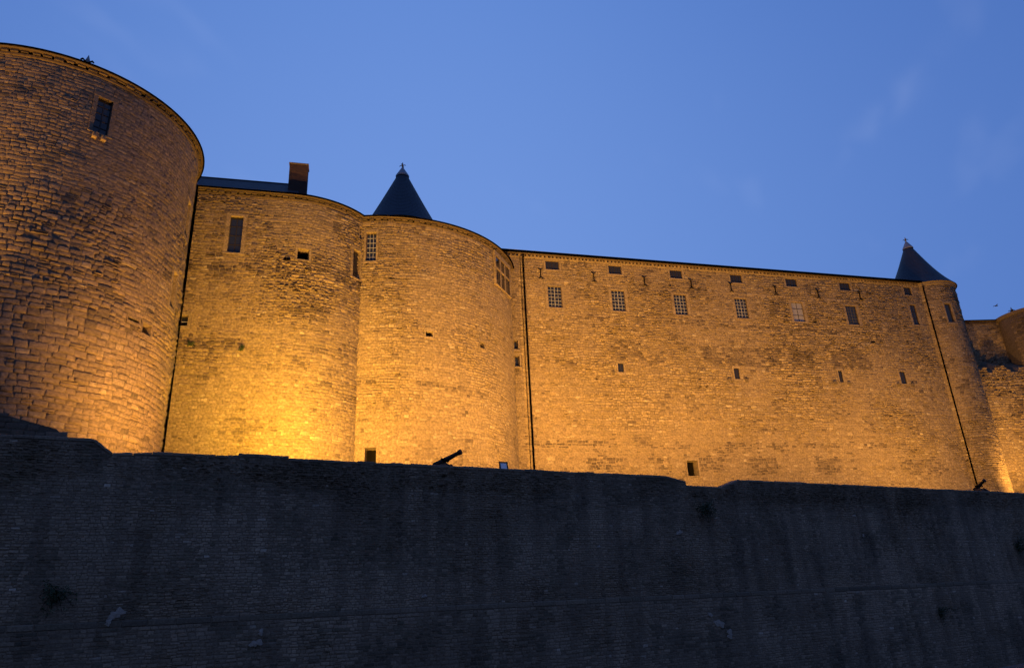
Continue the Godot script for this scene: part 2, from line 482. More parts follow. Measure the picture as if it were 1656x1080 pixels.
func cone_roof(parent: Node3D, c: Vector3, r: float, h: float, flare: float, rows := 34) -> Node3D:
	var node := Node3D.new(); node.name = "cone_roof"; node.position = c; parent.add_child(node, true)
	var a := Acc.new()
	var rng := RandomNumberGenerator.new(); rng.seed = int(absf(c.x) * 10)
	for k in rows:
		var t0 := k / float(rows); var t1 := (k + 1) / float(rows)
		var r0 := r * (1 - t0) + flare * pow(1 - t0, 4.5); var r1 := r * (1 - t1) + flare * pow(1 - t1, 4.5)
		var g := Color.WHITE * rng.randf_range(0.85, 1.15)
		a.lathe(Vector3.ZERO, Vector3.UP, [[r0 - 0.03, t0 * h - 0.02], [r0 + 0.025, t0 * h], [maxf(r1, 0.02), t1 * h]], 48, g)
	mesh_node("slates", a, M.slate, node)
	a = Acc.new()
	a.lathe(Vector3.ZERO, Vector3.UP, [[r * 0.17 + 0.06, h * 0.84], [r * 0.17 + 0.07, h * 0.86], [0.08, h * 0.995]], 24)
	mesh_node("lead_cap", a, M.lead, node)
	finial(node, Vector3.UP * h * 0.97, h * 0.06 + 0.25)
	return node

func finial(parent: Node3D, p: Vector3, s: float) -> void:
	var a := Acc.new()
	a.lathe(p, Vector3.UP, [[0.09 * s, 0], [0.16 * s, 0.1 * s], [0.07 * s, 0.25 * s], [0.13 * s, 0.42 * s], [0.06 * s, 0.55 * s], [0.13 * s, 0.8 * s], [0.0, 1.25 * s]], 12)
	for k in 4:
		var d := Vector3(cos(k * PI / 2 + 0.2), 0, sin(k * PI / 2 + 0.2))
		var q := p + Vector3.UP * 0.5 * s
		a.tube([q, q + (d * 0.18 + Vector3.UP * 0.14) * s, q + (d * 0.36 + Vector3.UP * 0.16) * s, q + (d * 0.46 + Vector3.UP * 0.02) * s], 0.055 * s, 6)
	mesh_node("finial", a, M.lead, parent)

# ------------------------------------------------------------------ small things
func anchor(P: Pth, parent: Node3D, s: float, y: float, h: float) -> void:
	var f := P.frame(s)
	var o: Vector3 = f[0] + f[2] * 0.15 + Vector3.UP * y
	var u: Vector3 = f[1]; var Y := Vector3.UP
	var a := Acc.new()
	a.tube([o - Y * h * 0.36, o, o + Y * h * 0.36], 0.06, 6)
	for e in [-1.0, 1.0]:
		for k in [-1.0, 1.0]:
			a.tube([o + Y * e * h * 0.34, o + (Y * e * 0.43 + u * k * 0.10) * h, o + (Y * e * 0.50 + u * k * 0.24) * h], 0.055, 6, Color.WHITE, 0.035)
	mesh_node("iron_anchor", a, M.iron, parent)

func wall_plant(at: Vector3, nrm: Vector3, size: float, sd: int, label: String) -> void:
	var rng := RandomNumberGenerator.new(); rng.seed = sd
	var t := thing("wall_plant", label, "plant", at, "plants rooted in the stonework")
	var leaves := Acc.new(); var stems := Acc.new()
	for k in 14:
		var d := (nrm * rng.randf_range(0.2, 0.9) + Vector3(rng.randf_range(-1, 1), rng.randf_range(-1.2, 0.6), rng.randf_range(-1, 1)) * 0.8).normalized()
		if d.dot(nrm) < 0.1: d = (d + nrm * 0.6).normalized()
		var L := size * rng.randf_range(0.5, 1.1)
		var e := d * L + Vector3.DOWN * L * 0.25
		stems.tube([Vector3.ZERO - nrm * 0.05, d * L * 0.5, e], 0.012, 4, Color.WHITE, 0.006)
		for q in 26:
			var p := (d * L * 0.5).lerp(e, rng.randf()) * rng.randf_range(0.3, 1.1) + Vector3(rng.randf_range(-1, 1), rng.randf_range(-1, 1), rng.randf_range(-1, 1)) * size * 0.16
			if p.dot(nrm) < 0.03: p += nrm * (0.05 - p.dot(nrm))
			var x := Vector3(rng.randf_range(-1, 1), rng.randf_range(-1, 1), rng.randf_range(-1, 1)).normalized()
			var y := x.cross(Vector3(rng.randf_range(-1, 1), rng.randf_range(-1, 1), rng.randf_range(-1, 1))).normalized()
			var r := rng.randf_range(0.04, 0.08) * (0.6 + size * 0.4)
			leaves.quad(p - x * r, p - y * r * 0.5, p + x * r, p + y * r * 0.5, Color.WHITE * rng.randf_range(0.6, 1.3))
	mesh_node("foliage", leaves, M.leaf, t); mesh_node("stem", stems, M.stem, t)

func cannon(muzzle: Vector3, tail: Vector3, label: String) -> void:
	var dir := (muzzle - tail).normalized()
	var flat := Vector3(dir.x, 0, dir.z).normalized()
	var side := flat.cross(Vector3.UP).normalized()
	var piv := tail.lerp(muzzle, 0.38)
	var base := Vector3(piv.x, TERRACE, piv.z)
	var t := thing("cannon", label, "cannon", base, "cannons on the rampart")
	var L := (muzzle - tail).length()
	var a := Acc.new()
	var r := 0.175
	a.lathe(tail - base, dir, [[0.0, -0.30], [0.07, -0.27], [0.09, -0.20], [0.05, -0.13], [0.14, -0.08], [r * 1.2, 0.0], [r * 1.2, 0.07], [r * 1.06, 0.09], [r, L * 0.3], [r * 1.08, L * 0.31], [r * 1.08, L * 0.34], [r * 0.92, L * 0.36], [r * 0.74, L * 0.88], [r * 0.86, L * 0.89], [r * 0.98, L * 0.95], [r * 0.95, L], [r * 0.48, L + 0.01], [r * 0.46, L - 0.3], [0.0, L - 0.3]], 28)
	mesh_node("barrel", a, M.cast, t)
	a = Acc.new()
	a.tube([piv - base - side * 0.42, piv - base + side * 0.42], 0.075, 12)
	mesh_node("trunnion", a, M.cast, t)
	var top := piv.y - TERRACE - 0.34
	for e in [-1.0, 1.0]:
		a = Acc.new()
		var o: Vector3 = side * e * 0.32
		var pr := [[-1.0, 0.25], [0.85, 0.25], [0.85, top - 0.35], [0.3, top + 0.1], [-0.15, top + 0.06], [-0.25, top - 0.25], [-0.6, top - 0.4], [-1.0, 0.5]]
		for z in [-0.06, 0.06]:
			for k in range(1, pr.size() - 1):
				a.tri(o + side * z + flat * pr[0][0] + Vector3.UP * pr[0][1], o + side * z + flat * pr[k][0] + Vector3.UP * pr[k][1], o + side * z + flat * pr[k + 1][0] + Vector3.UP * pr[k + 1][1])
		for k in pr.size():
			var p: Array = pr[k]; var q: Array = pr[(k + 1) % pr.size()]
			a.quad(o - side * 0.06 + flat * p[0] + Vector3.UP * p[1], o + side * 0.06 + flat * p[0] + Vector3.UP * p[1], o + side * 0.06 + flat * q[0] + Vector3.UP * q[1], o - side * 0.06 + flat * q[0] + Vector3.UP * q[1])
		mesh_node("carriage_cheek", a, M.dark_wood, t)
		for x in [-0.7, 0.55]:
			a = Acc.new()
			a.lathe(o + side * e * 0.07 + flat * x + Vector3.UP * 0.24, side * e, [[0.0, 0.0], [0.24, 0.0], [0.24, 0.1], [0.06, 0.1], [0.05, 0.14], [0.0, 0.14]], 20)
			mesh_node("wheel", a, M.dark_wood, t)
	a = Acc.new()
	for x in [-0.7, 0.55]: a.box(flat * x + Vector3.UP * 0.24, side, Vector3.UP, flat, Vector3(-0.39, -0.05, -0.06), Vector3(0.39, 0.05, 0.06))
	mesh_node("axle", a, M.dark_wood, t)

func floodlight(p: Vector3, target: Vector3, energy: float, col: Color, ang: float, label: String) -> void:
	var t := thing("floodlight", label, "floodlight", p, "floodlights on the terrace")
	var d := (target - p - Vector3.UP * 0.45).normalized()
	var x := d.cross(Vector3.UP).normalized()
	var y := x.cross(d)
	var c := Vector3.UP * 0.45
	var a := Acc.new()
	a.box(Vector3.ZERO, x, Vector3.UP, x.cross(Vector3.UP), Vector3(-0.25, 0, -0.15), Vector3(0.25, 0.05, 0.15))
	mesh_node("base_plate", a, M.iron, t)
	for e in [-1.0, 1.0]:
		a = Acc.new(); a.box(x * e * 0.29, x, Vector3.UP, x.cross(Vector3.UP), Vector3(-0.015, 0.0, -0.03), Vector3(0.015, 0.5, 0.03)); mesh_node("bracket", a, M.iron, t)
	a = Acc.new()
	a.box(c, x, y, d, Vector3(-0.26, -0.2, -0.22), Vector3(0.26, 0.2, 0.06)); mesh_node("housing", a, M.iron, t)
	a = Acc.new()
	a.box(c, x, y, d, Vector3(-0.23, -0.17, 0.062), Vector3(0.23, 0.17, 0.075))
	var lm := StandardMaterial3D.new(); lm.albedo_color = Color(0.8, 0.75, 0.6); lm.emission_enabled = true; lm.emission = col; lm.emission_energy_multiplier = 4.0
	mesh_node("lens", a, lm, t)
	var s := SpotLight3D.new()
	s.name = "lamp"; s.light_color = col; s.light_energy = energy; s.spot_angle = ang; s.spot_angle_attenuation = 1.0; s.spot_range = 90; s.spot_attenuation = 2.0
	s.light_size = 0.25; s.shadow_enabled = true
	t.add_child(s)
	s.position = c + d * 0.12
	s.basis = Basis(x, y, -d)

# ------------------------------------------------------------------ scene
func sky_image() -> ImageTexture:
	var W := 1024; var H := 512
	var im := Image.create(W, H, false, Image.FORMAT_RGBF)
	var wisp := FastNoiseLite.new(); wisp.seed = 4; wisp.frequency = 0.9; wisp.fractal_octaves = 4; wisp.domain_warp_enabled = true; wisp.domain_warp_amplitude = 0.5
	var low := Color(0.170, 0.315, 0.735); var top := Color(0.054, 0.165, 0.55)
	for y in H:
		var e := 90.0 - 180.0 * (y + 0.5) / H
		for x in W:
			var az := wrapf(360.0 * (x + 0.5) / W, -180.0, 180.0)
			if e < -2.0:
				im.set_pixel(x, y, Color(0.02, 0.022, 0.03)); continue
			var k := smoothstep(18.0, 85.0, e)
			var c := low.lerp(top, k)
			var d := absf(wrapf(az + 9.0, -180.0, 180.0))
			var m := 0.48 + 0.52 * exp(-pow(d / 47.0, 2.0))
			m = lerpf(m, 0.75, smoothstep(45.0, 88.0, e))
			c = Color(c.r * pow(m, 1.35), c.g * m, c.b * pow(m, 0.62))
			var grey_behind := smoothstep(70.0, 150.0, d) * (1.0 - smoothstep(22.0, 60.0, e))
			c = c.lerp(Color(0.165, 0.172, 0.195), 0.45 * grey_behind)  # greyer sky behind the camera, added to neutralise the light on the rampart
			var r := deg_to_rad(az); var el := deg_to_rad(maxf(e, 4.0))
			var pl := Vector2(sin(r), -cos(r)) / tan(el)
			var wv := wisp.get_noise_2d(pl.x * 3.0 + pl.y * 1.2, pl.y * 1.3)
			c += Color(0.16, 0.15, 0.13) * 0.15 * smoothstep(0.3, 0.75, wv) * smoothstep(12.0, 28.0, e)
			# a thin torn streak of cirrus to the right of the view
			var along := (az - 33.2) * 0.89 + (e - 32.3) * 0.45; var across := (az - 33.2) * 0.45 - (e - 32.3) * 0.89
			var torn := clampf(0.5 + 1.6 * wisp.get_noise_2d(az * 0.22, e * 0.26), 0, 1)
			c += Color(0.16, 0.15, 0.12) * 0.26 * exp(-pow(along / 4.0, 2.0) - pow(across / 0.9, 2.0)) * torn
			im.set_pixel(x, y, c)
	return ImageTexture.create_from_image(im)

func _ready() -> void:
	# ---- camera
	var cam := Camera3D.new()
	cam.name = "camera"; cam.fov = 50.46; cam.near = 0.1; cam.far = 1500
	cam.basis = Basis(CAM_X, CAM_Y, CAM_Z).orthonormalized()
	add_child(cam)
	# ---- sky and exposure
	var env := Environment.new()
	env.background_mode = Environment.BG_SKY
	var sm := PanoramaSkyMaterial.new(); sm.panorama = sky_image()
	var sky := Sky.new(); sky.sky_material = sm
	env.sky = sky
	env.tonemap_mode = Environment.TONE_MAPPER_LINEAR
	env.tonemap_exposure = 1.0
	env.sdfgi_enabled = true; env.ssao_enabled = true; env.ssil_enabled = true
	var we := WorldEnvironment.new(); we.name = "world_environment"; we.environment = env; add_child(we)
	# ---- floodlights on the terrace, hidden by the parapet
	n_low.seed = 3; n_low.frequency = 0.055; n_low.fractal_octaves = 3
	n_mid.seed = 8; n_mid.frequency = 0.28; n_mid.fractal_octaves = 3
	n_warp.seed = 21; n_warp.frequency = 0.35; n_warp.fractal_octaves = 2
	make_materials()
	var sod := Color(1.0, 0.475, 0.085).linear_to_srgb()
	var sod2 := Color(1.0, 0.565, 0.02).linear_to_srgb()
	floodlight(Vector3(-16.8, TERRACE, -48.0), Vector3(-19.0, 20.0, -57.0), 520, sod2, 62, "floodlight close under the hall between the two round towers")
	floodlight(Vector3(-17.5, TERRACE, -39.0), Vector3(-23.5, 24.0, -51.0), 800, sod, 70, "floodlight behind the parapet facing the hall")
	floodlight(Vector3(-11.5, TERRACE, -45.0), Vector3(-7.5, 22.5, -62.5), 1480, sod, 64, "floodlight behind the parapet facing the middle round tower")
	floodlight(Vector3(7.0, TERRACE, -52.5), Vector3(6.0, 29.0, -75.0), 1900, sod, 62, "floodlight behind the parapet facing the near end of the long range")
	floodlight(Vector3(23.0, TERRACE, -61.0), Vector3(21.0, 29.0, -79.0), 950, sod, 66, "floodlight behind the parapet facing the middle of the long range")
	floodlight(Vector3(37.0, TERRACE, -67.0), Vector3(38.0, 28.0, -83.5), 680, sod, 62, "floodlight behind the parapet facing the far half of the long range")
	floodlight(Vector3(46.5, TERRACE, -71.5), Vector3(51.0, 20.0, -87.5), 620, sod, 66, "floodlight in front of the corner turret")
	floodlight(Vector3(60.5, TERRACE, -81.5), Vector3(65.0, 19.0, -96.5), 800, sod, 38, "floodlight low in front of the far curtain wall")
	floodlight(Vector3(-37.5, TERRACE, -27.5), Vector3(-32.5, 34.0, -38.0), 1400, sod, 30, "floodlight in front of the large round tower, beyond the ramp wall")
	setting()
	round_tower()
	hall()
	middle_tower()
	long_range()
	turret()
	far_walls()
	rampart()
	details()

const PAL := [Color(0.41, 0.315, 0.20), Color(0.30, 0.225, 0.145), Color(0.13, 0.095, 0.07), Color(0.50, 0.41, 0.28)]

func setting() -> void:
	# ground: level round the camera, falling into the ditch before the rampart
	var a := Acc.new()
	var N := 60
	var hgt := func(x: float, z: float) -> float:
		var s := (x + 18.16) * 0.4697 + (z + 35.7) * 0.8829 # distance before the rampart
		var edge := -1.65 - 7.4 * (1.0 - smoothstep(10.0, 30.0, s))
		return edge + n_mid.get_noise_2d(x, z) * 0.06
	for p in N:
		for q in N:
			var f := func(k: int) -> float:
				var t := (k / float(N)) * 2 - 1
				return signf(t) * pow(absf(t), 1.8) * 600.0
			var x0: float = f.call(p); var x1: float = f.call(p + 1); var z0: float = f.call(q); var z1: float = f.call(q + 1)
			a.quad(Vector3(x0, hgt.call(x0, z1), z1), Vector3(x1, hgt.call(x1, z1), z1), Vector3(x1, hgt.call(x1, z0), z0), Vector3(x0, hgt.call(x0, z0), z0))
	var g := mesh_node("ground", a, M.ground, self)
	g.set_meta("kind", "structure"); g.set_meta("label", "dark sloping ground falling to the foot of the rampart"); g.set_meta("category", "ground")
	a = Acc.new()
	var A := Vector3(-18.16, 0, -35.7); var u := Vector3(0.8829, 0, -0.4697); var n := Vector3(0.4697, 0, 0.8829)
	a.box(A, u, Vector3.UP, n, Vector3(-70, TERRACE - 0.4, -120), Vector3(140, TERRACE, -0.85))
	g = mesh_node("terrace", a, M.terrace, self)
	g.set_meta("kind", "structure"); g.set_meta("label", "gravel terrace between rampart and castle"); g.set_meta("category", "terrace")

func inner_core(parent: Node3D, c: Vector2, r: float, y1: float) -> void:
	var a := Acc.new()
	a.lathe(Vector3(c.x, 0, c.y), Vector3.UP, [[r, TERRACE - 0.2], [r, y1], [0.0, y1]], 48)
	mesh_node("inner_wall", a, M.room_dark, parent)

func round_tower() -> void:
	var c := Vector2(-34.33, -45.79); var r := 9.68; var a0 := -70.0
	var P := Pth.new().arc(c, r, a0, a0 + 360.0)
	var sa := func(a: float) -> float: return deg_to_rad(a - a0) * r
	var t := thing("round_tower", "huge round stone tower filling the left edge, larger than the others", "tower", Vector3.ZERO)
	var rng := RandomNumberGenerator.new(); rng.seed = 101
	var y1 := 35.0
	var ys := courses(7.2, 19.0, 0.40, rng)
	var up := courses(19.0, 27.0, 0.34, rng); ys.append_array(up.slice(1))
	up = courses(27.0, y1, 0.27, rng); ys.append_array(up.slice(1))
	var h := []
	h.append(opening(P, t, ys, sa.call(45.4), sa.call(50.9), 30.75, 33.55, "grid", {"nx": 2, "ny": 5, "jamb": 0.3, "bars": "iron", "frame": "iron", "set": 0.26, "deep": 0.6, "pal": [Color(0.33, 0.245, 0.165), Color(0.27, 0.20, 0.14)], "front": 0.04}))
	h.append(opening(P, t, ys, sa.call(79.0), sa.call(84.3), 18.05, 18.8, "hole", {"jamb": 0.14, "deep": 1.1, "lintel": 0.3, "pal": [Color(0.33, 0.245, 0.165), Color(0.27, 0.20, 0.14)], "front": 0.04}))
	h.append(opening(P, t, ys, sa.call(71.3), sa.call(76.9), 18.5, 18.72, "hole", {"jamb": 0.12, "deep": 1.1, "lintel": 0.3, "pal": [Color(0.33, 0.245, 0.165), Color(0.27, 0.20, 0.14)], "front": 0.04}))
	h.append(opening(P, t, ys, sa.call(101.0), sa.call(106.5), 27.6, 30.6, "plain", {"nx": 1, "ny": 3, "jamb": 0.25}))
	h.append(opening(P, t, ys, sa.call(95.5), sa.call(100.5), 21.2, 24.0, "plain", {"nx": 1, "ny": 3, "jamb": 0.25}))
	var cfg := {"seed": 11, "s0": sa.call(-15.0), "s1": sa.call(128.0), "ys": ys, "w": func(y: float) -> float: return lerpf(0.74, 0.50, smoothstep(16.0, 30.0, y)), "bed": 0.03, "vary": 0.13, "proud": [0.012, 0.075], "pal": [Color(0.36, 0.265, 0.18), Color(0.27, 0.20, 0.14), Color(0.13, 0.10, 0.075), Color(0.44, 0.34, 0.23)], "holes": h, "keep": 300, "gone": 0.01, "joint": 0.018, "rough": 1.25, "seen_from": 10.0, "flush": func(p: Vector3) -> float: return -0.25 + 0.85 * smoothstep(21.0, 30.0, p.y), "stain_at": 0.5, "mortar": 0.68, "split": 0.05}
	masonry(P, t, cfg)
	core(P, t, 0.0, P.total, TERRACE - 0.3, y1, 0.55, h, cfg)
	inner_core(t, c, r - 1.2, y1)
	eaves(P, t, 0.0, P.total, 35.5, 0.36, 5, 0, 0, 0.5, 0.62, 0.06)
	# corbel stone under the window
	var f := P.frame(sa.call(47.9))
	for k in [-0.28, 0.28]:
		var b := Acc.new()
		b.block(f[0], f[1], f[2], k - 0.14, k + 0.14, 30.2, 30.48, -0.1, 0.3, 0.04, Color(0.36, 0.27, 0.18)); mesh_node("corbel", b, M.stone, t)
	var rf := Node3D.new(); rf.name = "roof"; t.add_child(rf, true)
	var a := Acc.new()
	var ap := Vector3(-33.75, 42.1, -45.79)
	for k in 64:
		var p0 := P.frame(P.total * k / 64.0); var p1 := P.frame(P.total * (k + 1) / 64.0 - 1e-4)
		a.tri(p0[0] + p0[2] * 0.36 + Vector3.UP * 35.56, p1[0] + p1[2] * 0.36 + Vector3.UP * 35.56, ap)
	mesh_node("slates", a, M.slate, rf)
	finial(rf, ap - Vector3.UP * 0.1, 1.35)

func hall() -> void:
	var c := Vector2(-21.8, -64.4); var r := 8.4
	var P := Pth.new().line(Vector2(-33.439, -52.877), Vector2(-19.7882, -56.24444)).arc(c, r, 13.86, 110.0)
	var L0: float = P.segs[1][1]; var off := L0 - 12.0 # features were measured from a point 12 m before the curve
	var sa := func(a: float) -> float: return L0 + deg_to_rad(a - 13.86) * r
	var t := thing("castle_hall", "tall lit wing with rounded corner and brick chimney between the round towers", "building", Vector3.ZERO)
	var rng := RandomNumberGenerator.new(); rng.seed = 102
	var ys := courses(9.0, 35.5, 0.285, rng)
	var h := []
	h.append(opening(P, t, ys, off + 7.0, off + 8.1, 29.8, 33.45, "grid", {"nx": 2, "ny": 4, "bars": "iron", "frame": "iron", "jamb": 0.36, "set": 0.28}))
	h.append(opening(P, t, ys, sa.call(20.2), sa.call(27.0), 29.6, 30.65, "hole", {"jamb": 0.22, "deep": 2.0}))
	h.append(opening(P, t, ys, off + 3.95, off + 4.55, 22.75, 23.7, "plain", {"nx": 1, "ny": 2, "jamb": 0.25}))
	h.append(opening(P, t, ys, sa.call(57.5), sa.call(64.5), 29.3, 32.2, "grid", {"nx": 2, "ny": 4, "bars": "iron", "jamb": 0.28}))
	h.append(opening(P, t, ys, sa.call(62.5), sa.call(66.0), 33.6, 34.9, "hole", {"jamb": 0.16, "deep": 0.7, "lintel": 0.2}))
	var cfg := {"seed": 12, "s0": 3.5, "s1": sa.call(95.0), "ys": ys, "w": 0.50, "proud": [0.012, 0.095], "bed": 0.11, "mortar": 0.72, "pal": PAL, "holes": h, "keep": 300, "gone": 0.03, "seen_from": 12.0, "rough": 1.3, "flush": func(p: Vector3) -> float: return 0.55 * (1.0 - smoothstep(13.0, 22.0, p.y)), "bands": [[21.2, 0.5, 0.1], [24.5, 0.35, 0.15], [28.3, 0.3, 0.1]], "stain_at": 0.40, "split": 0.16}
	masonry(P, t, cfg)
	core(P, t, 0.0, P.total, TERRACE - 0.3, 35.5, 0.6, h, cfg)
	inner_core(t, c, r - 1.2, 35.5)
	var a := Acc.new()
	var f := P.frame(5.0)
	a.box(f[0], f[1], Vector3.UP, f[2], Vector3(-6, TERRACE - 0.2, -10), Vector3(L0 - 5.5, 35.5, -1.3)); mesh_node("inner_wall", a, M.room_dark, t)
	eaves(P, t, 2.0, P.total, 36.0, 0.36, 6, 0, 0, 0.5, 0.55)
	# pitched slate roof over the straight part
	f = P.frame(off + 4.0)
	var s_end := 8.6
	a = Acc.new()
	var rows := 14
	for k in rows:
		var t0 := k / float(rows); var t1 := (k + 1) / float(rows)
		var p := Vector2(0.36, 36.06).lerp(Vector2(-3.4, 39.3), t0); var q := Vector2(0.36, 36.06).lerp(Vector2(-3.4, 39.3), t1)
		var o: Vector3 = f[0]; var u: Vector3 = f[1]; var w: Vector3 = f[2]
		a.quad(o - u * 5 + w * p.x + Vector3.UP * (p.y + 0.03), o + u * s_end + w * p.x + Vector3.UP * (p.y + 0.03), o + u * s_end + w * q.x + Vector3.UP * q.y, o - u * 5 + w * q.x + Vector3.UP * q.y, Color.WHITE * rng.randf_range(0.85, 1.15))
		a.quad(o - u * 5 + w * q.x + Vector3.UP * q.y, o + u * s_end + w * q.x + Vector3.UP * q.y, o + u * s_end + w * q.x + Vector3.UP * (q.y + 0.03), o - u * 5 + w * q.x + Vector3.UP * (q.y + 0.03))
	var oo: Vector3 = f[0]
	a.quad(oo + f[1] * s_end + f[2] * -3.4 + Vector3.UP * 39.3, oo - f[1] * 5 + f[2] * -3.4 + Vector3.UP * 39.3, oo - f[1] * 5 + f[2] * -9.0 + Vector3.UP * 35.5, oo + f[1] * s_end + f[2] * -9.0 + Vector3.UP * 35.5)
	a.tri(oo + f[1] * s_end + f[2] * 0.36 + Vector3.UP * 36.06, oo + f[1] * s_end + f[2] * -9.0 + Vector3.UP * 35.5, oo + f[1] * s_end + f[2] * -3.4 + Vector3.UP * 39.3)
	a.lathe(Vector3(c.x, 0, c.y), Vector3.UP, [[r + 0.38, 36.05], [0.0, 38.0]], 64)
	var rn := mesh_node("roof", a, M.slate, t)
	a = Acc.new(); a.tube([oo - f[1] * 5 + f[2] * -3.4 + Vector3.UP * 39.33, oo + f[1] * s_end + f[2] * -3.4 + Vector3.UP * 39.33], 0.09, 8)
	mesh_node("ridge", a, M.lead, rn)
	# brick chimney
	f = P.frame(off + 7.0)
	var ch := Node3D.new(); ch.name = "chimney"; ch.position = f[0] + f[1] * (12.42 - 7.0) + f[2] * -1.35 + Vector3.UP * 36.0; t.add_child(ch, true)
	a = Acc.new(); a.box(Vector3.ZERO, f[1], Vector3.UP, f[2], Vector3(-0.82, 0, -0.55), Vector3(0.82, 4.05, 0.55), Color(0.12, 0.09, 0.07)); mesh_node("chimney_core", a, M.brick, ch)
	var brk := Acc.new()
	var y := 0.02; var row := 0
	while y < 4.0:
		for fc in 4:
			var nn: Vector3 = [f[2], f[1], -f[2], -f[1]][fc]
			var uu := Vector3.UP.cross(nn)
			var half := 0.82 if fc % 2 == 0 else 0.55
			var dd := 0.55 if fc % 2 == 0 else 0.82
			var x := -half + (0.0 if row % 2 == 0 else -0.12)
			while x < half - 0.02:
				var x1 := minf(x + 0.24, half); var x0 := maxf(x, -half)
				if x1 - x0 > 0.05: brk.block(nn * dd + Vector3.UP * 0, uu, nn, x0 + 0.006, x1 - 0.006, y, y + 0.085, -0.03, 0.018 + rng.randf() * 0.01, 0.006, Color(0.12, 0.065, 0.045).lerp(Color(0.075, 0.05, 0.042), rng.randf()))
				x += 0.25
		y += 0.1; row += 1
	mesh_node("brickwork", brk, M.brick, ch).set_meta("kind", "stuff")
	a = Acc.new(); a.block(Vector3.ZERO, f[1], f[2], -0.9, 0.9, 4.0, 4.14, -0.64, 0.64, 0.03, Color(0.2, 0.16, 0.13)); a.quad(f[1] * -0.9 + f[2] * 0.6 + Vector3.UP * 4.139, f[1] * 0.9 + f[2] * 0.6 + Vector3.UP * 4.139, f[1] * 0.9 - f[2] * 0.64 + Vector3.UP * 4.139, f[1] * -0.9 - f[2] * 0.64 + Vector3.UP * 4.139, Color(0.2, 0.16, 0.13)); mesh_node("chimney_cap", a, M.brick, ch)
	pipe(P, t, off + 3.98, 9.0, 35.9, 0.12, 0.22, "iron")

func middle_tower() -> void:
	var c := Vector2(-13.78, -74.83); var r := 13.95; var a0 := -30.0
	var P := Pth.new().arc(c, r, a0, a0 + 360.0)
	var sa := func(a: float) -> float: return deg_to_rad(a - a0) * r
	var t := thing("round_tower", "middle round tower in full light with a pointed slate cone above its eaves", "tower", Vector3.ZERO)
	var rng := RandomNumberGenerator.new(); rng.seed = 103
	var ys := courses(9.0, 35.5, 0.29, rng)
	var h := []
	h.append(opening(P, t, ys, sa.call(0.2), sa.call(4.2), 31.3, 34.4, "grid", {"nx": 3, "ny": 6, "bars": "paint", "thick": 0.022, "jamb": 0.22, "set": 0.3}))
	h.append(opening(P, t, ys, sa.call(61.0), sa.call(77.0), 31.6, 35.0, "mullion", {"nx": 1, "ny": 1, "mull": [-0.62, 0.62], "transom": 33.5, "jamb": 0.25, "set": 0.0, "deep": 0.8, "lintel": 0.25, "front": 0.14}))
	h.append(opening(P, t, ys, sa.call(24.0), sa.call(26.9), 23.75, 24.3, "hole", {"jamb": 0.15, "deep": 1.6, "lintel": 0.25}))
	h.append(opening(P, t, ys, sa.call(49.2), sa.call(52.0), 23.7, 24.35, "hole", {"jamb": 0.15, "deep": 1.6, "lintel": 0.25}))
	h.append(opening(P, t, ys, sa.call(2.2), sa.call(6.2), 11.6, 13.2, "hole", {"jamb": 0.25, "deep": 3.2, "lintel": 0.3}))
	var cfg := {"seed": 13, "s0": sa.call(-6.0), "s1": sa.call(105.0), "ys": ys, "w": 0.50, "proud": [0.010, 0.075], "bed": 0.08, "mortar": 0.75, "pal": PAL, "holes": h, "keep": 300, "gone": 0.012, "seen_from": 12.0, "flush": func(p: Vector3) -> float: return 0.15 + 0.3 * (1.0 - smoothstep(13.0, 22.0, p.y)), "stain_at": 0.5, "split": 0.14, "bands": [[19.0, 0.25, 0.2], [28.6, 0.3, 0.15]]}
	masonry(P, t, cfg)
	core(P, t, 0.0, P.total, TERRACE - 0.3, 35.5, 0.6, h, cfg)
	inner_core(t, c, r - 1.2, 35.5)
	eaves(P, t, 0.0, P.total, 36.0, 0.38, 7, 0, 0, 0.5, 0.6)
	var a := Acc.new()
	a.lathe(Vector3(c.x, 0, c.y), Vector3.UP, [[r + 0.4, 36.06], [0.0, 38.6]], 96); mesh_node("roof", a, M.slate, t)
	a = Acc.new()
	a.lathe(Vector3(-11.5, 0, -68.0), Vector3.UP, [[3.6, 35.0], [3.6, 38.1]], 48, Color(0.33, 0.25, 0.17)); mesh_node("stair_drum", a, M.stone, t)
	cone_roof(t, Vector3(-11.5, 38.0, -68.0), 4.05, 8.6, 0.15)

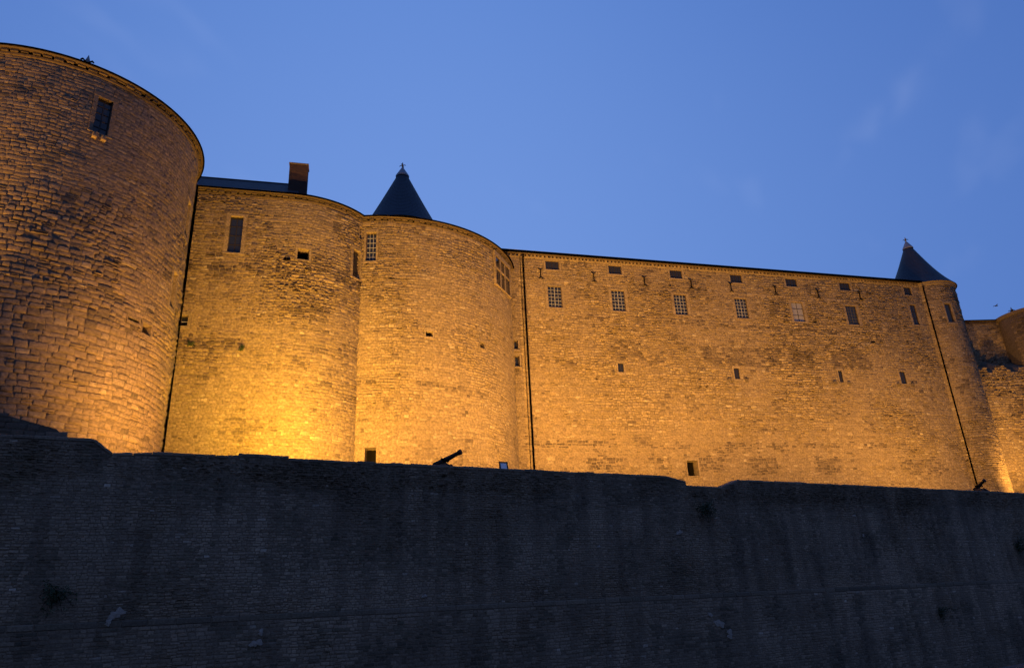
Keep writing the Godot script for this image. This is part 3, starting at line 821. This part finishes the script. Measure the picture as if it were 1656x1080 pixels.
func long_range() -> void:
	var A := Vector2(1.29, -73.78); var B := Vector2(52.84, -87.46); var u := (B - A).normalized()
	var P := Pth.new().line(A - u * 6.0, B + u * 6.0)
	var t := thing("castle_range", "long straight castle wing with two rows of windows and iron wall anchors", "building", Vector3.ZERO)
	var rng := RandomNumberGenerator.new(); rng.seed = 104
	var ys := courses(9.0, 37.5, 0.30, rng)
	var h := []
	var k := 0
	for s in [3.93, 11.8, 19.8, 28.05, 35.95, 43.95, 53.8]:
		var w := 0.84 if s < 50 else 0.62
		h.append(opening(P, t, ys, 6 + s - w, 6 + s + w, 36.2 if s < 50 else 36.15, 37.36, "grid", {"nx": 4, "ny": 4, "bars": "iron", "thick": 0.022, "jamb": 0.25, "lintel": 0.1, "set": 0.16, "frame": "frame_brown"}))
		k += 1
	k = 0
	for s in [4.0, 11.85, 19.88, 28.12, 36.1, 44.1, 53.9]:
		var w := 0.84 if s < 50 else 0.5
		var o := {"nx": 4, "ny": 6, "bars": "paint", "thick": 0.016, "jamb": 0.36, "set": 0.16, "lintel": 0.3, "label": ""}
		o.erase("label")
		if k == 4: o.bars = "iron"; o.nx = 2; o.ny = 3; o.curtain = true; o.label = "window with pale blinds behind the glass"
		if k == 5: o.bars = "zinc"
		if k == 6: o.bars = "iron"; o.nx = 2; o.ny = 3
		h.append(opening(P, t, ys, 6 + s - w, 6 + s + w, 31.42 if k < 6 else 31.9, 34.08 if k < 6 else 34.8, "grid", o))
		k += 1
	for q in [[10.9, 11.6, 23.9, 24.95], [25.6, 26.3, 23.55, 24.9], [40.05, 40.6, 23.6, 25.1], [49.1, 49.95, 23.7, 25.3]]:
		h.append(opening(P, t, ys, 6 + q[0], 6 + q[1], q[2], q[3], "plain", {"nx": 2, "ny": 1, "bars": "iron", "frame": "iron", "jamb": 0.2, "lintel": 0.2, "set": 0.1}))
		# broken corbels beside it
		for e in [-0.75, 0.75]:
			if rng.randf() < 0.85:
				var f := P.frame(6 + (q[0] + q[1]) / 2 + e * (1.0 + rng.randf() * 0.3) * 1.25)
				var b := Acc.new()
				stone_into(b, f[0], f[1], f[2], -0.24, 0.24, q[2] - 0.35, q[2] + 0.12, 0.22, 0.08, 0.08, Color(0.17, 0.13, 0.09), rng)
				mesh_node("corbel_stub", b, M.stone, t)
	h.append(opening(P, t, ys, 6 - 1.43, 6 - 0.72, 26.05, 27.2, "plain", {"nx": 1, "ny": 1, "jamb": 0.2, "set": 0.45, "sill_out": 0.2}))
	h.append(opening(P, t, ys, 6 - 1.43, 6 - 0.62, 24.05, 25.4, "plain", {"nx": 1, "ny": 1, "jamb": 0.2, "set": 0.45, "sill_out": 0.2}))
	h.append(opening(P, t, ys, 6 + 17.9, 6 + 19.25, 12.2, 13.9, "hole", {"jamb": 0.15, "deep": 1.1, "lintel": 0.3}))
	var cfg := {"seed": 14, "s0": 0.0, "s1": 63.5, "ys": ys, "w": 0.54, "proud": [0.010, 0.085], "bed": 0.10, "mortar": 0.72, "pal": PAL, "holes": h, "keep": 300, "gone": 0.03, "rough": 1.4, "seen_from": 12.0, "flush": func(p: Vector3) -> float: return 0.05 + 0.4 * (1.0 - smoothstep(14.0, 19.0, p.y)), "bands": [[30.4, 0.16, -0.05], [15.6, 0.3, -0.05], [13.4, 0.9, 0.12], [26.5, 1.2, 0.2]], "stain_at": 0.44, "split": 0.16}
	masonry(P, t, cfg)
	core(P, t, 0.0, P.total, TERRACE - 0.3, 37.5, 2.0, h, cfg)
	var f := P.frame(0.0)
	var a := Acc.new()
	a.box(f[0], f[1], Vector3.UP, f[2], Vector3(0, TERRACE - 0.2, -12), Vector3(P.total, 37.5, -1.4)); mesh_node("inner_wall", a, M.room_dark, t)
	eaves(P, t, 0.0, 64.0, 38.0, 0.36, 8, 6.5, 1.5, 4.0, 0.46, 0.15)
	for q in [[2.39, 35.54], [8.93, 35.54], [15.4, 35.47], [21.59, 35.53], [27.0, 35.48], [33.28, 35.48], [39.5, 35.41], [45.82, 35.51]]:
		anchor(P, t, 6 + q[0], q[1], 1.3)
	pipe(P, t, 6.34, 9.0, 37.7, 0.10, 0.2, "pipe")
	pipe(P, t, 6.0, 9.0, 37.6, 0.025, 0.12, "zinc")

func turret() -> void:
	var c := Vector2(57.33, -91.58); var r := 4.09; var a0 := -60.0
	var P := Pth.new().arc(c, r, a0, a0 + 360.0)
	var sa := func(a: float) -> float: return deg_to_rad(a - a0) * r
	var t := thing("corner_turret", "slim round corner turret under a slate cone, ending the long wing", "turret", Vector3.ZERO)
	var rng := RandomNumberGenerator.new(); rng.seed = 105
	var ys := courses(9.0, 37.6, 0.31, rng)
	var h := []
	h.append(opening(P, t, ys, sa.call(2.0), sa.call(16.0), 32.0, 34.7, "plain", {"nx": 1, "ny": 1, "jamb": 0.2, "set": 0.2, "front": 0.1}))
	var cfg := {"seed": 15, "s0": sa.call(-35.0), "s1": sa.call(130.0), "ys": ys, "w": 0.55, "proud": [0.01, 0.08], "bed": 0.1, "mortar": 0.6, "pal": PAL, "holes": h, "keep": 80, "seen_from": 11.0, "split": 0.12}
	masonry(P, t, cfg)
	core(P, t, 0.0, P.total, TERRACE - 0.3, 37.6, 0.4, h, cfg)
	inner_core(t, c, r - 1.2, 37.6)
	pipe(P, t, sa.call(-25.0), 9.0, 37.4, 0.085, 0.17, "iron")
	var a := Acc.new()
	a.lathe(Vector3(c.x, 0, c.y), Vector3.UP, [[r, 37.5], [r + 0.18, 37.62], [r + 0.2, 37.85], [r + 0.32, 37.95], [r + 0.32, 38.02]], 64, Color(0.34, 0.26, 0.17)); mesh_node("cornice", a, M.stone, t)
	cone_roof(t, Vector3(c.x, 37.95, c.y), r - 0.35, 8.3, 0.78)

func far_walls() -> void:
	var P := Pth.new().line(Vector2(57.0, -96.2), Vector2(74.0, -97.2))
	var t := thing("curtain_wall", "weathered curtain wall between the corner turret and the farthest tower", "wall", Vector3.ZERO)
	var rng := RandomNumberGenerator.new(); rng.seed = 106
	var ys := courses(9.0, 35.0, 0.32, rng)
	var cfg := {"seed": 16, "s0": 2.0, "s1": 16.0, "ys": ys, "w": 0.6, "proud": [0.02, 0.12], "pal": PAL, "keep": 60, "gone": 0.06, "rough": 1.6, "seen_from": 11.0, "stain_at": 0.25}
	masonry(P, t, cfg)
	core(P, t, 0.0, P.total, TERRACE - 0.3, 35.0, 2.0, [], cfg)
	var f := P.frame(0.0)
	var a := Acc.new(); a.box(f[0], f[1], Vector3.UP, f[2], Vector3(0, TERRACE - 0.2, -3), Vector3(P.total, 35.0, -0.1), Color(0.3, 0.23, 0.15)); mesh_node("wall_body", a, M.stone, t)
	eaves(P, t, 0.0, P.total, 35.4, 0.25, 9, 2.0, 0.4, 3.0, 0.5)
	# broken buttress at its foot
	var PB := Pth.new().line(Vector2(59.6, -93.55), Vector2(71.0, -94.55))
	var tb := thing("ruined_buttress", "broken rubble buttress with a ragged top beside the corner turret", "buttress", Vector3.ZERO)
	var ragged := func(x: float) -> float: return 27.6 + 0.7 * n_mid.get_noise_2d(x * 1.5, 3.0) + 1.2 * n_low.get_noise_2d(x * 4.0, 9.0)
	var cb := {"seed": 26, "s0": 0.2, "s1": 11.2, "ys": courses(9.0, 29.0, 0.33, rng), "w": 0.55, "proud": [0.03, 0.17], "pal": PAL, "keep": 60, "gone": 0.05, "rough": 2.0, "seen_from": 11.0, "stain_at": 0.3, "pale": 0.1, "top": ragged, "bed": 0.1}
	masonry(PB, tb, cb)
	var ab := Acc.new()
	for q in 38:
		var g0 := PB.frame(q * 0.3); var g1 := PB.frame(q * 0.3 + 0.3)
		var ya: float = ragged.call(q * 0.3) - 0.25; var yb: float = ragged.call(q * 0.3 + 0.3) - 0.25
		var bc := Color(0.27, 0.20, 0.13)
		ab.quad(g0[0] + Vector3.UP * 6.6, g1[0] + Vector3.UP * 6.6, g1[0] + Vector3.UP * yb, g0[0] + Vector3.UP * ya, bc)
		ab.quad(g0[0] + Vector3.UP * ya, g1[0] + Vector3.UP * yb, g1[0] - g1[2] * 2.9 + Vector3.UP * (yb + 1.6), g0[0] - g0[2] * 2.9 + Vector3.UP * (ya + 1.6), bc)
	mesh_node("rubble_core", ab, M.stone, tb)
	var c := Vector2(75.5, -96.1); var r := 4.8
	P = Pth.new().arc(c, r, -80.0, 280.0)
	var sa := func(a_: float) -> float: return deg_to_rad(a_ + 80.0) * r
	t = thing("round_tower", "tower with stone coloured dark as if unlit, cut off by the right edge of the picture", "tower", Vector3.ZERO)
	var h := []
	ys = courses(9.0, 35.2, 0.32, rng)
	h.append(opening(P, t, ys, sa.call(-66.0), sa.call(-56.0), 24.6, 25.7, "plain", {"nx": 1, "ny": 1, "jamb": 0.15, "set": 0.2}))
	cfg = {"seed": 17, "s0": sa.call(-70.0), "s1": sa.call(60.0), "ys": ys, "w": 0.6, "proud": [0.02, 0.09], "pal": [Color(0.2, 0.15, 0.11), Color(0.14, 0.11, 0.085), Color(0.08, 0.065, 0.05), Color(0.3, 0.24, 0.17)], "holes": h, "keep": 30, "seen_from": 11.0}  # stone palette darkened to give the tower its unlit look
	masonry(P, t, cfg)
	core(P, t, 0.0, P.total, TERRACE - 0.3, 35.2, 0.5, h, cfg)
	inner_core(t, c, r - 1.2, 35.2)
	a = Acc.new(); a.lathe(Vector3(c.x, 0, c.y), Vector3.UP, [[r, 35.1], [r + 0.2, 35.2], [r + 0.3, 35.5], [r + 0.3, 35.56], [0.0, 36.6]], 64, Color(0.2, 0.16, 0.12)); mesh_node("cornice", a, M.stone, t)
	finial(t, Vector3(72.3, 35.75, -95.6), 0.95)

func ramp_top(s: float) -> float:
	if s < -3.1: return 8.5
	if s < -2.2: return lerpf(8.5, 7.86, (s + 3.1) / 0.9)
	if s < 0.0: return lerpf(7.86, 8.0, (s + 2.2) / 2.2)
	if s > 3.7 and s < 6.3: return 8.13
	if s > 32.4 and s < 34.2: return lerpf(8.0, 7.72, (s - 32.4) / 1.8)
	if s >= 34.2 and s < 37.6: return 7.4
	if s >= 37.6 and s < 39.4: return lerpf(7.4, 8.0, (s - 37.6) / 1.8)
	return 8.0

func rampart() -> void:
	var A := Vector2(-18.16, -35.7); var u := Vector2(0.8829, -0.4697)
	var P := Pth.new().line(A, A + u * 100.0)
	var t := thing("rampart", "dark weathered stone rampart running across the whole foreground", "wall", Vector3.ZERO)
	var rng := RandomNumberGenerator.new(); rng.seed = 107
	var pal := [Color(0.365, 0.275, 0.185), Color(0.285, 0.215, 0.145), Color(0.14, 0.115, 0.075), Color(0.52, 0.43, 0.33)]
	var ys := courses(0.05, 8.5, 0.135, rng)
	var cfg := {"seed": 18, "s0": -9.0, "s1": 84.0, "ys": ys, "w": 0.30, "joint": 0.006, "proud": [0.003, 0.045], "wave": 0.05, "vary": 0.08, "streak": 0.6, "mortar": 0.9, "bed": 0.05, "pal": pal, "keep": 300, "mat": "rampart", "gone": 0.02, "top": func(s: float) -> float: return ramp_top(s) - 0.13, "stain_at": 0.22, "pale": 0.014, "split": 0.06, "flush": func(p: Vector3) -> float: return 0.4 - 0.9 * smoothstep(5.8, 7.4, p.y), "bands": [[6.9, 0.9, -0.1]]}
	masonry(P, t, cfg)
	var low := {"seed": 19, "s0": -9.0, "s1": 84.0, "ys": courses(-9.2, -0.25, 0.17, rng), "w": 0.40, "joint": 0.006, "mortar": 0.92, "proud": [0.003, 0.03], "wave": 0.04, "vary": 0.07, "streak": 0.6, "pal": pal, "mat": "rampart", "gone": 0.012, "stain_at": 0.25, "pale": 0.008, "flush": func(_p: Vector3) -> float: return 0.45}
	var P2 := Pth.new().line(A + Vector2(0.4697, 0.8829) * 0.12, A + Vector2(0.4697, 0.8829) * 0.12 + u * 100.0)
	masonry(P2, t, low)
	# string course, one slab after another
	var s := -9.0
	var k := 0
	while s < 84.0:
		var w := rng.randf_range(0.8, 1.6)
		var f := P.frame(s)
		var a := Acc.new()
		a.block(Vector3.ZERO, f[1], f[2], 0.006, w - 0.006, -0.25, 0.05, -0.1, 0.14 + rng.randf() * 0.03, 0.05, pal[1].lerp(pal[2], clampf(0.3 + 1.2 * n_mid.get_noise_2d(s * 0.4, 7.0), 0, 1)) * rng.randf_range(0.8, 1.1))
		a.quad(f[1] * 0.006 + f[2] * -0.1 + Vector3.UP * 0.049, f[1] * 0.006 + f[2] * 0.11 + Vector3.UP * 0.049, f[1] * (w - 0.006) + f[2] * 0.11 + Vector3.UP * 0.049, f[1] * (w - 0.006) + f[2] * -0.1 + Vector3.UP * 0.049, pal[0])
		var m := mesh_node("string_course_slab", a, M.rampart, t); m.position = f[0]
		s += w
	# body
	var a := Acc.new()
	s = -60.0
	while s < 120.0:
		var f0 := P.frame(s); var f1 := P.frame(s + 0.3)
		var y0 := ramp_top(s + 0.001) - 0.14; var y1 := ramp_top(s + 0.299) - 0.14
		var p: Vector3 = f0[0]; var q: Vector3 = f1[0]; var n: Vector3 = f0[2]
		var col: Color = pal[1] * 0.8
		var step := Vector3.UP
		a.quad(p + step * 0.0, q + step * 0.0, q + step * y1, p + step * y0, col)
		a.quad(p + n * 0.12 + step * -10.0, q + n * 0.12 + step * -10.0, q + n * 0.12 + step * 0.0, p + n * 0.12 + step * 0.0, col)
		a.quad(p + step * y0, q + step * y1, q - n * 0.9 + step * y1, p - n * 0.9 + step * y0, col)
		a.quad(q - n * 0.9 + step * (TERRACE - 0.3), p - n * 0.9 + step * (TERRACE - 0.3), p - n * 0.9 + step * y0, q - n * 0.9 + step * y1, col)
		s += 0.3
	mesh_node("wall_body", a, M.rampart, t)
	# coping stones, each its own slab
	s = -9.0
	while s < 84.0:
		var w := rng.randf_range(0.5, 1.1)
		for br in [-3.1, -2.2, 3.7, 6.3, 32.4, 34.2, 37.6, 39.4]:
			if s < br - 0.02 and s + w > br: w = br - s
		if w < 0.05: w = 0.05
		var f := P.frame(s)
		a = Acc.new()
		var yA := ramp_top(s + 0.01); var yB := ramp_top(s + w - 0.01)
		var jt := rng.randf_range(-0.025, 0.03); var ov := rng.randf_range(0.0, 0.05)
		var col: Color = pal[1].lerp(pal[0], rng.randf()) * rng.randf_range(0.7, 1.1)
		var x0 := 0.008; var x1 := w - 0.008
		var pts := []
		for dz in [0.02 + ov, -0.92]:
			pts.append(f[1] * x0 + f[2] * dz + Vector3.UP * (yA - 0.145)); pts.append(f[1] * x1 + f[2] * dz + Vector3.UP * (yB - 0.145))
			pts.append(f[1] * x1 + f[2] * dz + Vector3.UP * (yB + jt - 0.03)); pts.append(f[1] * x0 + f[2] * dz + Vector3.UP * (yA + jt - 0.03))
		var T := [f[1] * (x0 + 0.03) + f[2] * (ov - 0.03) + Vector3.UP * (yA + jt), f[1] * (x1 - 0.03) + f[2] * (ov - 0.03) + Vector3.UP * (yB + jt), f[1] * (x1 - 0.03) + f[2] * -0.88 + Vector3.UP * (yB + jt), f[1] * (x0 + 0.03) + f[2] * -0.88 + Vector3.UP * (yA + jt)]
		a.quad(pts[0], pts[1], pts[2], pts[3], col); a.quad(pts[5], pts[4], pts[7], pts[6], col)
		a.quad(pts[1], pts[5], pts[6], pts[2], col); a.quad(pts[4], pts[0], pts[3], pts[7], col)
		a.quad(T[0], T[1], T[2], T[3], col)
		a.quad(pts[3], pts[2], T[1], T[0], col); a.quad(pts[2], pts[6], T[2], T[1], col); a.quad(pts[6], pts[7], T[3], T[2], col); a.quad(pts[7], pts[3], T[0], T[3], col)
		var m := mesh_node("coping_stone", a, M.rampart, t); m.position = f[0]
		s += w
	# pale lumps of old render still clinging to the stones
	for q in [[-1.0, 0.35, 0.36], [-1.3, -0.02, 0.18], [5.3, -1.3, 0.3], [5.5, -0.8, 0.18], [35.4, -1.9, 0.42], [36.2, -2.6, 0.36], [34.7, -1.3, 0.22], [52.0, 3.9, 0.16], [33.0, 4.1, 0.26], [26.2, 3.2, 0.14], [14.2, 0.6, 0.16]]:
		var f := P.frame(q[0])
		a = Acc.new()
		var ring := []
		var ph := rng.randf() * TAU
		for j in 22:
			var an := TAU * j / 22.0
			var rr: float = q[2] * (0.72 + 0.25 * sin(2.0 * an + ph) + 0.14 * sin(5.0 * an + ph * 3.0) + rng.randf_range(-0.08, 0.08))
			ring.append(f[1] * cos(an) * rr * 1.25 + Vector3.UP * sin(an) * rr)
		var dp := 0.07 if q[1] > 0.05 else 0.19
		for j in 22:
			var p0: Vector3 = ring[j]; var p1: Vector3 = ring[(j + 1) % 22]
			a.tri(f[2] * (dp + 0.03), p0 * 0.85 + f[2] * dp, p1 * 0.85 + f[2] * dp, Color(0.44, 0.37, 0.30))
			a.quad(p0 + f[2] * (dp - 0.1), p1 + f[2] * (dp - 0.1), p1 * 0.85 + f[2] * dp, p0 * 0.85 + f[2] * dp, Color(0.44, 0.37, 0.30))
		var m := mesh_node("render_patch", a, M.rampart, t); m.position = f[0] + Vector3.UP * q[1]
	# low ramp wall in front of the large tower
	var A2 := Vector2(-30.0, -33.6)
	var P3 := Pth.new().line(A2, Vector2(-20.2, -38.8))
	var t2 := thing("ramp_wall", "low dark stone wall sloping up in front of the large round tower", "wall", Vector3.ZERO)
	var topf := func(x: float) -> float: return 10.4 + (3.71 - x) * 0.25 if x < 6.4 else 9.73 - (x - 6.4) * 1.3
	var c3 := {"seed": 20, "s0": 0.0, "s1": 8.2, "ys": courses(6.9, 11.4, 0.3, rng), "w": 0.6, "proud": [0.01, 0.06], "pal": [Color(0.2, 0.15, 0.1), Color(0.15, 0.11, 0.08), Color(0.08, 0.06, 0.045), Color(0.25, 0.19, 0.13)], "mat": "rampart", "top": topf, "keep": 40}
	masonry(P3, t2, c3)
	a = Acc.new()
	for q in 28:
		var x := q * 0.3
		var f0 := P3.frame(x); var f1 := P3.frame(x + 0.3)
		var y0: float = topf.call(x) - 0.05; var y1: float = topf.call(x + 0.3) - 0.05
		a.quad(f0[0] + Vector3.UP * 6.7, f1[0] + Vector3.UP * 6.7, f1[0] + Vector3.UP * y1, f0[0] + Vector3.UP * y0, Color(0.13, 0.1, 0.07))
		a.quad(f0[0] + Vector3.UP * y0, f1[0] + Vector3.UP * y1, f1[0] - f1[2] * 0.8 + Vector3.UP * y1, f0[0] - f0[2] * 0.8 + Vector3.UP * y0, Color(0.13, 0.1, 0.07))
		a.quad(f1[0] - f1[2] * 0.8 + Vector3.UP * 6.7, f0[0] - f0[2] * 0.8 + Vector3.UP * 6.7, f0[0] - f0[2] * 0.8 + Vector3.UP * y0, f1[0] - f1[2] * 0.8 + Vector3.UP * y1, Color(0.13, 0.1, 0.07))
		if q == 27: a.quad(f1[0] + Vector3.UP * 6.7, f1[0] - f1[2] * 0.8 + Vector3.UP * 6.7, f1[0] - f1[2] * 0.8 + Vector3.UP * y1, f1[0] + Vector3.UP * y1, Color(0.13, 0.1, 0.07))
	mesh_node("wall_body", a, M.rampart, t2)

func details() -> void:
	cannon(Vector3(-3.52, 9.03, -44.06), Vector3(-5.28, 8.37, -44.82), "larger black cannon aiming over the parapet before the middle round tower")
	cannon(Vector3(45.38, 9.23, -70.30), Vector3(44.95, 8.48, -71.54), "small distant black cannon on the parapet near the corner turret")
	# information panel
	var n := Vector3(0.4697, 0, 0.8829); var u := Vector3(0.8829, 0, -0.4697)
	var p := Vector3(-0.93, 8.29, -46.68)
	var t := thing("information_panel", "small framed white information panel standing behind the parapet", "sign", Vector3(p.x, TERRACE, p.z))
	var h := p.y - TERRACE
	var nn := (n * 0.97 + Vector3.UP * 0.22).normalized(); var yy := nn.cross(u).normalized()
	var a := Acc.new(); a.box(Vector3.UP * h, u, yy, nn, Vector3(-0.24, -0.3, -0.015), Vector3(0.24, 0.42, 0.0)); mesh_node("board", a, M.panel, t)
	a = Acc.new()
	for e in [[-0.32, -0.23, -0.36, 0.50], [0.23, 0.32, -0.36, 0.50], [-0.23, 0.23, 0.41, 0.50], [-0.23, 0.23, -0.36, -0.29]]:
		a.box(Vector3.UP * h, u, yy, nn, Vector3(e[0], e[2], -0.03), Vector3(e[1], e[3], 0.02))
	mesh_node("board_frame", a, M.iron, t)
	for e in [-0.22, 0.22]:
		a = Acc.new(); a.box(u * e - nn * 0.06, u, Vector3.UP, n, Vector3(-0.03, 0, -0.03), Vector3(0.03, h + 0.1, 0.03)); mesh_node("post", a, M.frame_brown, t)
	# plants
	var k := 0
	for q in [[Vector3(-21.32, 1.44, -33.97), 1.1, "dark weed low on the rampart near its left end"], [Vector3(13.31, 5.79, -52.40), 1.3, "dark bush of weeds on the rampart under the notch"], [Vector3(34.42, -2.00, -63.63), 1.2, "dark weed low on the rampart below the corner turret"], [Vector3(46.57, 3.13, -70.09), 1.2, "dark weed on the rampart at the right edge"]]:
		wall_plant(q[0], n, q[1], 500 + k, q[2]); k += 1
	wall_plant(Vector3(-26.55, 21.2, -54.5), Vector3(0.24, 0, 0.97), 0.45, 510, "small green tuft on the lit hall wall beside the downpipe")
	wall_plant(Vector3(-22.6, 20.95, -55.45), Vector3(0.24, 0, 0.97), 0.4, 511, "small green tuft on the lit hall wall below the tall window")
	# bird
	var b := thing("bird", "tiny dark bird in flight above the farthest tower", "bird", Vector3(63.3, 33.5, -86.1))
	a = Acc.new()
	a.lathe(Vector3(-0.2, 0, 0), Vector3.RIGHT, [[0.0, -0.05], [0.05, 0.02], [0.08, 0.15], [0.06, 0.3], [0.04, 0.36], [0.045, 0.4], [0.0, 0.48]], 10)
	for e in [-1.0, 1.0]:
		a.quad(Vector3(0.1, 0.02, 0), Vector3(-0.06, 0.02, 0), Vector3(-0.04, 0.12, e * 0.25), Vector3(0.1, 0.13, e * 0.25))
		a.quad(Vector3(0.1, 0.13, e * 0.25), Vector3(-0.04, 0.12, e * 0.25), Vector3(-0.1, 0.06, e * 0.5), Vector3(-0.06, 0.06, e * 0.5))
	a.tri(Vector3(-0.2, 0, 0), Vector3(-0.38, 0.0, 0.07), Vector3(-0.38, 0.0, -0.07))
	mesh_node("body", a, M.feather, b)
